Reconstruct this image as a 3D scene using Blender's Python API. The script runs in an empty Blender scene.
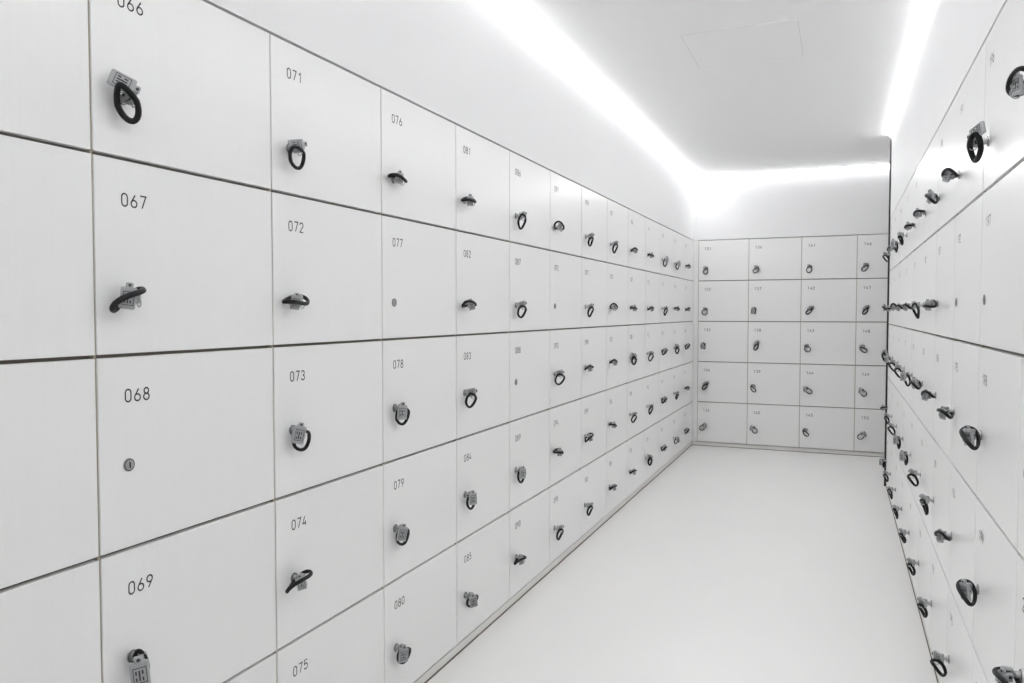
import bpy, bmesh, math, random
from mathutils import Matrix, Vector
random.seed(7)
A=1.2
EYE=.985*A
CEIL=EYE+.99*A
XL=-A; XR=.252*A; YB=5.84*A; YF=-1.2*A
R=.297*A; CW=.3865*A
ZTOP=EYE+.529*A; ZBOT=ZTOP-5*R
XALC=.85*A
Y_REND=4.87*A
sc=bpy.context.scene
sc.view_settings.view_transform='Standard'
sc.view_settings.look='None'
try: sc.cycles.diffuse_bounces=6
except Exception: pass

# ---------- materials
def mat(name,col,rough=.5,metal=0,noise=0,nscale=(1,1,1),bump=0,emit=None,spec=.5):
    m=bpy.data.materials.new(name); m.use_nodes=True
    nt=m.node_tree; b=nt.nodes['Principled BSDF']
    b.inputs['Base Color'].default_value=(*col,1)
    b.inputs['Roughness'].default_value=rough
    b.inputs['Metallic'].default_value=metal
    b.inputs['Specular IOR Level'].default_value=spec
    if emit:
        b.inputs['Emission Color'].default_value=(*emit[0],1)
        b.inputs['Emission Strength'].default_value=emit[1]
    if noise or bump:
        tc=nt.nodes.new('ShaderNodeTexCoord'); mp=nt.nodes.new('ShaderNodeMapping')
        mp.inputs['Scale'].default_value=nscale
        n=nt.nodes.new('ShaderNodeTexNoise'); n.inputs['Scale'].default_value=1; n.inputs['Detail'].default_value=2
        nt.links.new(tc.outputs['Object'],mp.inputs[0]); nt.links.new(mp.outputs[0],n.inputs['Vector'])
        if noise:
            r=nt.nodes.new('ShaderNodeValToRGB')
            r.color_ramp.elements[0].position=.3; r.color_ramp.elements[1].position=.7
            r.color_ramp.elements[0].color=tuple(c*(1-noise) for c in col)+(1,)
            r.color_ramp.elements[1].color=(*col,1)
            nt.links.new(n.outputs['Fac'],r.inputs[0]); nt.links.new(r.outputs[0],b.inputs['Base Color'])
        if bump:
            bp=nt.nodes.new('ShaderNodeBump'); bp.inputs['Strength'].default_value=bump; bp.inputs['Distance'].default_value=.002
            nt.links.new(n.outputs['Fac'],bp.inputs['Height']); nt.links.new(bp.outputs[0],b.inputs['Normal'])
    return m
M_door=mat('door_laminate',(.90,.90,.895),.28,noise=.012,nscale=(160,4,4))
M_carc=mat('carcass_groove',(.18,.16,.135),.6,noise=.1,nscale=(5,5,5))
M_edge=mat('door_edge_strip',(.44,.39,.31),.6,noise=.1,nscale=(5,5,5))
M_plinth=mat('plinth_white',(.82,.81,.79),.5,noise=.03,nscale=(6,6,6))
M_num=mat('number_ink',(.03,.03,.035),.6,noise=.1,nscale=(9,9,9))
M_steel=mat('lock_steel',(.50,.50,.51),.3,1,noise=.1,nscale=(60,60,60))
M_slot=mat('keyhole_black',(.01,.01,.01),.6)
M_wall=mat('wall_paint',(.89,.89,.895),.6,noise=.01,nscale=(2,2,2))
M_ceil=mat('ceiling_paint',(.95,.95,.953),.65,noise=.008,nscale=(2,2,2))
M_floor=mat('floor_epoxy',(.86,.852,.842),.28,noise=.02,nscale=(1.5,1.5,1.5))
M_led=mat('led_diffuser',(.9,.9,.9),.5,emit=((.99,.993,1),34))
M_black=mat('black_edge',(.015,.015,.015),.4)
M_base=mat('sealant_line',(.16,.13,.10),.7,noise=.2,nscale=(4,4,4))
M_tag=mat('tag_grey_plastic',(.42,.43,.44),.32,noise=.15,nscale=(80,80,80))
M_tagd=mat('tag_dark_print',(.045,.045,.05),.5)
M_rub=mat('black_rubber',(.008,.008,.009),.5,noise=.2,nscale=(200,200,200),spec=.3)
M_gap=mat('hatch_gap',(.72,.72,.72),.7)

# ---------- helpers
def bm_box(bm,lo,hi,mi=0,bev=0,M=None,seg=1):
    t=bmesh.new(); bmesh.ops.create_cube(t,size=1)
    lo=Vector(lo);hi=Vector(hi)
    for v in t.verts:
        v.co=Vector([(lo[i]+hi[i])/2+v.co[i]*(hi[i]-lo[i]) for i in range(3)])
    if bev: bmesh.ops.bevel(t,geom=t.edges[:],offset=bev,segments=seg,profile=.5,affect='EDGES')
    bm_merge(bm,t,mi,M,smooth=False)
def bm_merge(bm,t,mi,M=None,smooth=False):
    if M: bmesh.ops.transform(t,matrix=M,verts=t.verts[:])
    t.verts.index_update(); vs=[bm.verts.new(v.co) for v in t.verts]
    for f in t.faces:
        nf=bm.faces.new([vs[v.index] for v in f.verts]); nf.material_index=mi; nf.smooth=smooth
    t.free()
def bm_cyl(bm,r,z0,z1,mi=0,M=None,seg=20,r2=None):
    t=bmesh.new(); bmesh.ops.create_cone(t,cap_ends=True,segments=seg,radius1=r,radius2=r if r2 is None else r2,depth=z1-z0)
    bmesh.ops.translate(t,vec=(0,0,(z0+z1)/2),verts=t.verts[:])
    bm_merge(bm,t,mi,M)
def bm_ring(bm,ra,rb,tw,th,mi,M,wob=0,n=40,m=10,pinch=0):
    t=bmesh.new(); rows=[]
    for i in range(n):
        a=2*math.pi*i/n
        c,s=math.cos(a),math.sin(a)
        px=ra*c*(1-pinch*max(0,s)); p=Vector((px,rb*s,wob*math.sin(2*a)))
        nrm=Vector((c/ra,s/rb,0)).normalized()
        rows.append([t.verts.new(p+nrm*tw*math.cos(2*math.pi*j/m)+Vector((0,0,th*math.sin(2*math.pi*j/m)))) for j in range(m)])
    for i in range(n):
        for j in range(m):
            t.faces.new([rows[i][j],rows[(i+1)%n][j],rows[(i+1)%n][(j+1)%m],rows[i][(j+1)%m]])
    bmesh.ops.recalc_face_normals(t,faces=t.faces[:])
    bm_merge(bm,t,mi,M,True)
def obj(name,bm,mats,M=None,parent=None):
    me=bpy.data.meshes.new(name); bm.to_mesh(me); bm.free()
    for m in mats: me.materials.append(m)
    o=bpy.data.objects.new(name,me); sc.collection.objects.link(o)
    if M: o.matrix_world=M
    if parent: o.parent=parent
    return o
def box(name,lo,hi,m,bev=0):
    bm=bmesh.new(); c=(Vector(lo)+Vector(hi))/2
    bm_box(bm,Vector(lo)-c,Vector(hi)-c,0,bev)
    return obj(name,bm,[m],Matrix.Translation(c))

# ---------- digits as monoline strokes
def arc(cx,cy,rx,ry,a0,a1,n=12):
    return [(cx+rx*math.cos(math.radians(a0+(a1-a0)*i/n)),cy+ry*math.sin(math.radians(a0+(a1-a0)*i/n))) for i in range(n+1)]
D={'0':[arc(.27,.73,.27,.27,0,180)+arc(.27,.27,.27,.27,180,360)+[(.54,.73)]],
'1':[[(.1,.76),(.34,1),(.34,0)]],
'2':[arc(.27,.73,.27,.27,175,-35)+[(0,0),(.56,0)]],
'3':[arc(.27,.755,.24,.245,165,-90)+arc(.27,.255,.27,.255,90,-165)],
'4':[[(.36,1),(0,.24),(.58,.24)],[(.43,.5),(.43,0)]],
'5':[[(.5,1),(.06,1),(.03,.52)]+arc(.27,.32,.27,.32,130,-155)],
'6':[[(.40,1),(.05,.44)],arc(.28,.28,.28,.28,0,360,20)],
'7':[[(0,1),(.56,1),(.18,0)]],
'8':[arc(.28,.765,.23,.235,0,360,18),arc(.28,.265,.28,.265,0,360,20)],
'9':[[(.16,0),(.51,.56)],arc(.28,.72,.28,.28,0,360,20)]}
def ribbon(bm,pts,ox,oy,h,w,z,mi):
    P=[Vector((ox+x*h,oy+y*h,0)) for x,y in pts]; L=[];Rr=[]
    for i,p in enumerate(P):
        d1=(P[i]-P[i-1]).normalized() if i>0 else None
        d2=(P[i+1]-P[i]).normalized() if i<len(P)-1 else None
        if d1 is None or d1.length==0: d1=d2
        if d2 is None or d2.length==0: d2=d1
        t=(d1+d2)
        t=t.normalized() if t.length>1e-6 else d1
        n=Vector((-t.y,t.x,0)); k=1/max(.5,abs(n.dot(Vector((-d1.y,d1.x,0)))))
        L.append(p+n*w*k/2); Rr.append(p-n*w*k/2)
    for i in range(len(P)-1):
        q=[Rr[i],Rr[i+1],L[i+1],L[i]]
        f=bm.faces.new([bm.verts.new((v.x,v.y,z)) for v in q]); f.material_index=mi
def number(bm,s,cx,cy,h):
    pitch=h*.90; tot=pitch*2+.56*h; x=cx-tot/2
    for ch in s:
        for st in D[ch]: ribbon(bm,st,x,cy-h/2,h,h*.125,.0004,0)
        x+=pitch

# ---------- locker banks; local frame x right, y up, z out of the face (y=0 = top of doors)
def frame(o,right,out):
    r=Vector(right);u=Vector((0,0,1));n=Vector(out)
    return Matrix(((r.x,u.x,n.x,o[0]),(r.y,u.y,n.y,o[1]),(r.z,u.z,n.z,o[2]),(0,0,0,1)))
FR=[.70,.70,.565,.565,.565]
def lockpos(c,r,x0,w): return (x0+c*w+.136*w, -(r+FR[r])*R)
def bank(x0,ncol,w,length,depth,num0,M):
    e=bpy.data.objects.new('locker_bank',None); sc.collection.objects.link(e); e.empty_display_size=.2
    g=.0023; gh=.0034; gb=.014
    bm=bmesh.new()
    bm_box(bm,(0,-5*R,-depth),(length,0,-gb),0)
    obj('carcass',bm,[M_carc],M,e)
    bm=bmesh.new()
    for c in range(ncol+1):
        x=x0+c*w
        bm_box(bm,(max(0,x-g-.0004),-5*R,-gb-.001),(min(length,x+g+.0004),0,-.0038),0)
    obj('edge_strips',bm,[M_edge],M,e)
    bm=bmesh.new()
    for c in range(ncol):
        for r in range(5):
            dx=x0+c*w
            rot=Matrix.Translation((dx,-(r+.5)*R,0))@Matrix.Rotation(random.uniform(-.0012,.0012),4,'Y')@Matrix.Translation((-dx,(r+.5)*R,0))
            bm_box(bm,(dx+g,-(r+1)*R+gh,-gb-.001),(dx+w-g,-r*R-gh,0),0,.0009,rot)
    if x0>.004: bm_box(bm,(0,-5*R,-gb-.001),(x0-g,0,-.001),0)
    if length-(x0+ncol*w)>.004: bm_box(bm,(x0+ncol*w+g,-5*R,-gb-.001),(length,0,-.001),0)
    obj('doors',bm,[M_door],M,e)
    bm=bmesh.new()
    bm_box(bm,(0,-5*R-(ZBOT-.004),-depth),(length,-5*R-.004,-.004),0)
    obj('plinth',bm,[M_plinth],M,e)
    bm=bmesh.new()
    bm_box(bm,(0,-ZTOP,-depth),(length,-ZTOP+.004,-.001),0)
    obj('plinth_seal',bm,[M_base],M,e)
    bm=bmesh.new()
    for c in range(ncol):
        for r in range(5):
            number(bm,'%03d'%(num0+5*c+r),x0+c*w+.183*w,-(r+.208)*R,.0225)
    obj('numbers',bm,[M_num],M,e)
    bm=bmesh.new()
    for c in range(ncol):
        for r in range(5):
            x,y=lockpos(c,r,x0,w); T=Matrix.Translation((x,y,0))
            bm_cyl(bm,.0125,-.002,.0022,0,T,24,.0118)
            bm_cyl(bm,.0088,.0022,.0036,0,T,24)
            bm_box(bm,(-.0013,-.0055,.003),(.0013,.0055,.0041),1,0,T)
            bm_ring(bm,.0105,.0105,.0008,.0007,1,T@Matrix.Translation((0,0,.0022)),n=20,m=6)
    obj('locks',bm,[M_steel,M_slot],M,e)
    return e

# ---------- wristband key variants (tag and loop turn toward local -x; mirrored for the other wall)
def key_mesh(kind,seed):
    rnd=random.Random(seed*13+5); bm=bmesh.new()
    Rx=lambda d:Matrix.Rotation(math.radians(d),4,'X'); Ry=lambda d:Matrix.Rotation(math.radians(d),4,'Y'); Rz=lambda d:Matrix.Rotation(math.radians(d),4,'Z'); T=lambda *a:Matrix.Translation(a)
    K=Rz(rnd.uniform(-12,12))
    bm_cyl(bm,.0075,.003,.010,2,None,16)
    bm_box(bm,(-.0015,-.004,.009),(.0015,.004,.015),2,0,K)
    bm_box(bm,(-.0055,-.013,.013),(.0055,.013,.032),0,.003,K,2)
    bm_box(bm,(-.0062,-.008,.017),(.0062,.008,.028),1,.001,K)
    bm_box(bm,(-.015,-.006,.015),(.013,.005,.025),0,.003,K,2)
    bm_box(bm,(-.0156,-.003,.017),(-.0145,.002,.023),1,0,K)
    bm_ring(bm,.009,.009,.0013,.0013,2,T(0,-.010,.031)@Ry(70),n=20,m=6)
    def tag(Mt):
        bm_box(bm,(-.015,-.044,-.0045),(.015,0,.0045),0,.0035,Mt,2)
        bm_box(bm,(-.007,-.004,-.004),(.007,.009,.004),0,.002,Mt,1)
        bm_cyl(bm,.003,-.0047,.0047,1,Mt@T(0,.004,0),10)
        for z in (.0046,-.0052):
            bm_box(bm,(-.0105,-.010,z),(.0105,-.0088,z+.0006),1,0,Mt)
            bm_box(bm,(-.0105,-.036,z),(.0105,-.0348,z+.0006),1,0,Mt)
            bm_box(bm,(-.0105,-.0348,z),(-.0094,-.010,z+.0006),1,0,Mt)
            bm_box(bm,(.0094,-.0348,z),(.0105,-.010,z+.0006),1,0,Mt)
            for i in range(3):
                bm_box(bm,(-.007+i*.005,-.032,z),(-.0045+i*.005,-.026+.003*(i%2),z+.0006),1,0,Mt)
                bm_box(bm,(-.007+i*.005,-.021-.002*(i%2),z),(-.0045+i*.005,-.014,z+.0006),1,0,Mt)
    if kind=='H':      # flat loop around the key, grey tag showing above and below it
        tag(T(-.018,.013,.032)@Ry(-rnd.uniform(30,50))@Rz(rnd.uniform(-15,15))@Matrix.Scale(.74,4))
        bm_ring(bm,rnd.uniform(.036,.042),.019,.0038,.0048,3,T(rnd.uniform(-.020,-.012),.001,.025)@Rz(rnd.uniform(-10,12))@Rx(90+rnd.choice((-1,1))*rnd.uniform(12,26)),wob=.004)
    elif kind=='V':    # tag lying across the key, loop dropping below it
        tag(T(.004,.008,.038)@Ry(-30)@Rz(-rnd.uniform(58,88))@Matrix.Scale(.85,4))
        bm_ring(bm,rnd.uniform(.019,.024),rnd.uniform(.026,.031),.0040,.0052,3,T(-.006,-.024,.028)@Rz(rnd.uniform(5,45))@Ry(-rnd.uniform(15,50))@Rx(14),wob=.003,pinch=.3)
    elif kind=='S':
        tag(T(-.006,.012,.036)@Ry(-30)@Rz(-rnd.uniform(98,108))@Matrix.Scale(1.0,4))
        bm_ring(bm,.016,.032,.0055,.007,3,T(-.012,-.016,.028)@Rz(34)@Ry(-rnd.uniform(35,45))@Rx(6),wob=.003,pinch=.4)
    elif kind=='T':    # tag hanging in front, loop swung to the side behind it
        tag(T(-.018,.012,.038)@Ry(-rnd.uniform(30,50))@Rz(rnd.uniform(-10,6))@Matrix.Scale(.95,4))
        bm_ring(bm,.023,rnd.uniform(.028,.032),.0040,.005,3,T(.008,-.022,.022)@Rz(rnd.uniform(15,50))@Ry(-rnd.uniform(15,35))@Rx(6),wob=.003,pinch=.3)
    elif kind=='L':
        tag(T(-.018,.018,.032)@Ry(-35)@Rz(-12)@Matrix.Scale(.9,4))
        bm_ring(bm,.036,.019,.0042,.0055,3,T(-.020,-.002,.026)@Rz(24)@Rx(66),wob=.004)
    elif kind=='G':
        tag(T(-.018,.006,.036)@Ry(-38)@Matrix.Scale(1.1,4))
        bm_ring(bm,.010,.028,.0040,.005,3,T(-.002,-.012,.022)@Rz(4)@Ry(-40),wob=.002)
    me=bpy.data.meshes.new('wristband_key_'+kind); bm.to_mesh(me); bm.free()
    for m in (M_tag,M_tagd,M_steel,M_rub): me.materials.append(m)
    mr=me.copy(); mr.transform(Matrix.Scale(-1,4,(1,0,0))); mr.flip_normals()
    return me,mr
POOL={k:[key_mesh(k,s) for s in range(5)] for k in 'HVSTLG'}
def keys(x0,ncol,w,M,skip,fixed,weights='HHHVVVTTLS',mirror=0,scale=1):
    e=bpy.data.objects.new('wristband_key_set',None); sc.collection.objects.link(e); e.empty_display_size=.1
    i=0
    for c in range(ncol):
        for r in range(5):
            if (c,r) in skip: continue
            k=fixed.get((c,r)) or random.choice(weights)
            mi=mirror if mirror<2 else random.choice((0,1))
            me=random.choice(POOL[k])[mi]; i+=1
            o=bpy.data.objects.new('wristband_key_%d'%i,me); sc.collection.objects.link(o)
            x,y=lockpos(c,r,x0,w)
            o.matrix_world=M@Matrix.Translation((x,y,.0005))@Matrix.Rotation(math.radians(random.uniform(-11,11)),4,'Z')@Matrix.Scale(scale,4)
            o.parent=e

DEP=.45
yl0=.813*A-5*CW
ML=frame((XL,yl0,ZTOP),(0,1,0),(1,0,0))
bank(0,18,CW,YB-yl0-.001,DEP,41,ML)
fx={}
types={'066':'S','067':'L','069':'G','071':'V','072':'H','073':'T','074':'H','075':'V','076':'H','078':'T','079':'T','080':'T','081':'H','082':'H','083':'V','084':'T','085':'T','086':'V','087':'V','089':'T','090':'H','091':'H','093':'V','094':'H','095':'V','096':'V','097':'V','098':'H','101':'V','102':'H','103':'H','106':'H','107':'H'}
for k,v in types.items():
    n=int(k)-41; fx[(n//5,n%5)]=v
skip=set()
for k in (68,77,88,92,62,54): skip.add(((k-41)//5,(k-41)%5))
keys(0,18,CW,ML,skip,fx)
BW=.3555*A; bx0=.035*A
MB=frame((XL,YB,ZTOP),(1,0,0),(0,-1,0))
bank(bx0,5,BW,XALC-XL,DEP,131,MB)
keys(bx0,5,BW,MB,set(),{},'VVTTSG',2)
yr0=4.85*A
MR=frame((XR,Y_REND,ZTOP),(0,-1,0),(-1,0,0))
x0r=Y_REND-yr0
bank(x0r,15,CW,Y_REND-YF-.001,XALC-XR-.001,156,MR)
keys(x0r,15,CW,MR,{(8,1),(7,1),(9,1),(9,2)},{(9,0):'H',(8,0):'S',(7,0):'H',(6,0):'L',(8,2):'L',(7,2):'H',(6,2):'H',(8,3):'L',(7,3):'H',(6,3):'V',(7,4):'V',(6,4):'V',(5,4):'V',(4,4):'V',(9,3):'H',(6,1):'H',(5,1):'V'},'HHLVVVST',1,.98)

# ---------- shell
T=.1
box('floor',(XL-DEP-T,YF-T,-.1),(XALC+T,YB+DEP+T,0),M_floor)
box('ceiling',(XL-DEP-T,YF-T,CEIL),(XALC+T,YB+DEP+T,CEIL+.1),M_ceil)
hx0,hx1,hy0,hy1=-.54*A,-.145*A,2.84*A,3.24*A
bm=bmesh.new()
w=.0025
bm_box(bm,(hx0+w,hy0+w,CEIL-.0010),(hx1-w,hy1-w,CEIL+.001),0)
for lo,hi in (((hx0,hy0),(hx1,hy0+w)),((hx0,hy1-w),(hx1,hy1)),((hx0,hy0),(hx0+w,hy1)),((hx1-w,hy0),(hx1,hy1))):
    bm_box(bm,(lo[0],lo[1],CEIL-.0007),(hi[0],hi[1],CEIL+.001),1)
obj('ceiling_access_hatch',bm,[M_ceil,M_gap])
box('wall_left',(XL-DEP-T,YF-T,0),(XL-DEP,YB+DEP+T,CEIL),M_wall)
box('wall_left_upper',(XL-DEP,YF,ZTOP+.003),(XL,YB,CEIL),M_wall)
box('wall_back',(XL-DEP,YB+DEP,0),(XALC+T,YB+DEP+T,CEIL),M_wall)
box('wall_back_upper',(XL-DEP,YB,ZTOP+.003),(XALC,YB+DEP,CEIL),M_wall)
box('wall_right',(XALC,YF-T,0),(XALC+T,YB+DEP,CEIL),M_wall)
box('wall_right_upper',(XR,YF,ZTOP+.003),(XALC,Y_REND,CEIL),M_wall)
box('wall_front',(XL-DEP,YF-T,0),(XALC,YF,CEIL),M_wall)
box('trim_1',(XR-.010,Y_REND,0),(XR+.03,Y_REND+.02,CEIL-.03),M_black)

# ---------- LED corner profiles (quarter round diffusers)
def led(name,p0,p1,sx,sy,r=.0165):
    bm=bmesh.new(); n=6; rows=[]
    for P in (Vector(p0),Vector(p1)):
        row=[bm.verts.new(P)]
        for i in range(n+1):
            a=math.pi/2*i/n
            row.append(bm.verts.new(P+Vector((sx*r*math.cos(a),sy*r*math.cos(a),-r*math.sin(a)))))
        rows.append(row)
    k=len(rows[0])
    for i in range(k):
        bm.faces.new([rows[0][i],rows[0][(i+1)%k],rows[1][(i+1)%k],rows[1][i]])
    bm.faces.new(rows[0]); bm.faces.new(rows[1][::-1])
    bmesh.ops.recalc_face_normals(bm,faces=bm.faces[:])
    return obj(name,bm,[M_led])
z=CEIL
led('led_strip_light',(XL,YF,z),(XL,YB,z),1,0)
led('led_strip_light',(XR,YF,z),(XR,Y_REND,z),-1,0,.0135)
led('led_strip_light',(XL+.0175,YB,z),(XALC,YB,z),0,-1,.015)

wd=bpy.data.worlds.new('world'); sc.world=wd; wd.use_nodes=True
wd.node_tree.nodes['Background'].inputs[0].default_value=(.8,.8,.8,1)
wd.node_tree.nodes['Background'].inputs[1].default_value=.3

cam=bpy.data.cameras.new('camera'); co=bpy.data.objects.new('camera',cam); sc.collection.objects.link(co)
cam.sensor_width=36; cam.lens=780/1024*36; cam.clip_start=.02
co.location=(0,0,EYE); co.rotation_euler=(math.radians(90-2.13),0,math.radians(22.80))
sc.camera=co
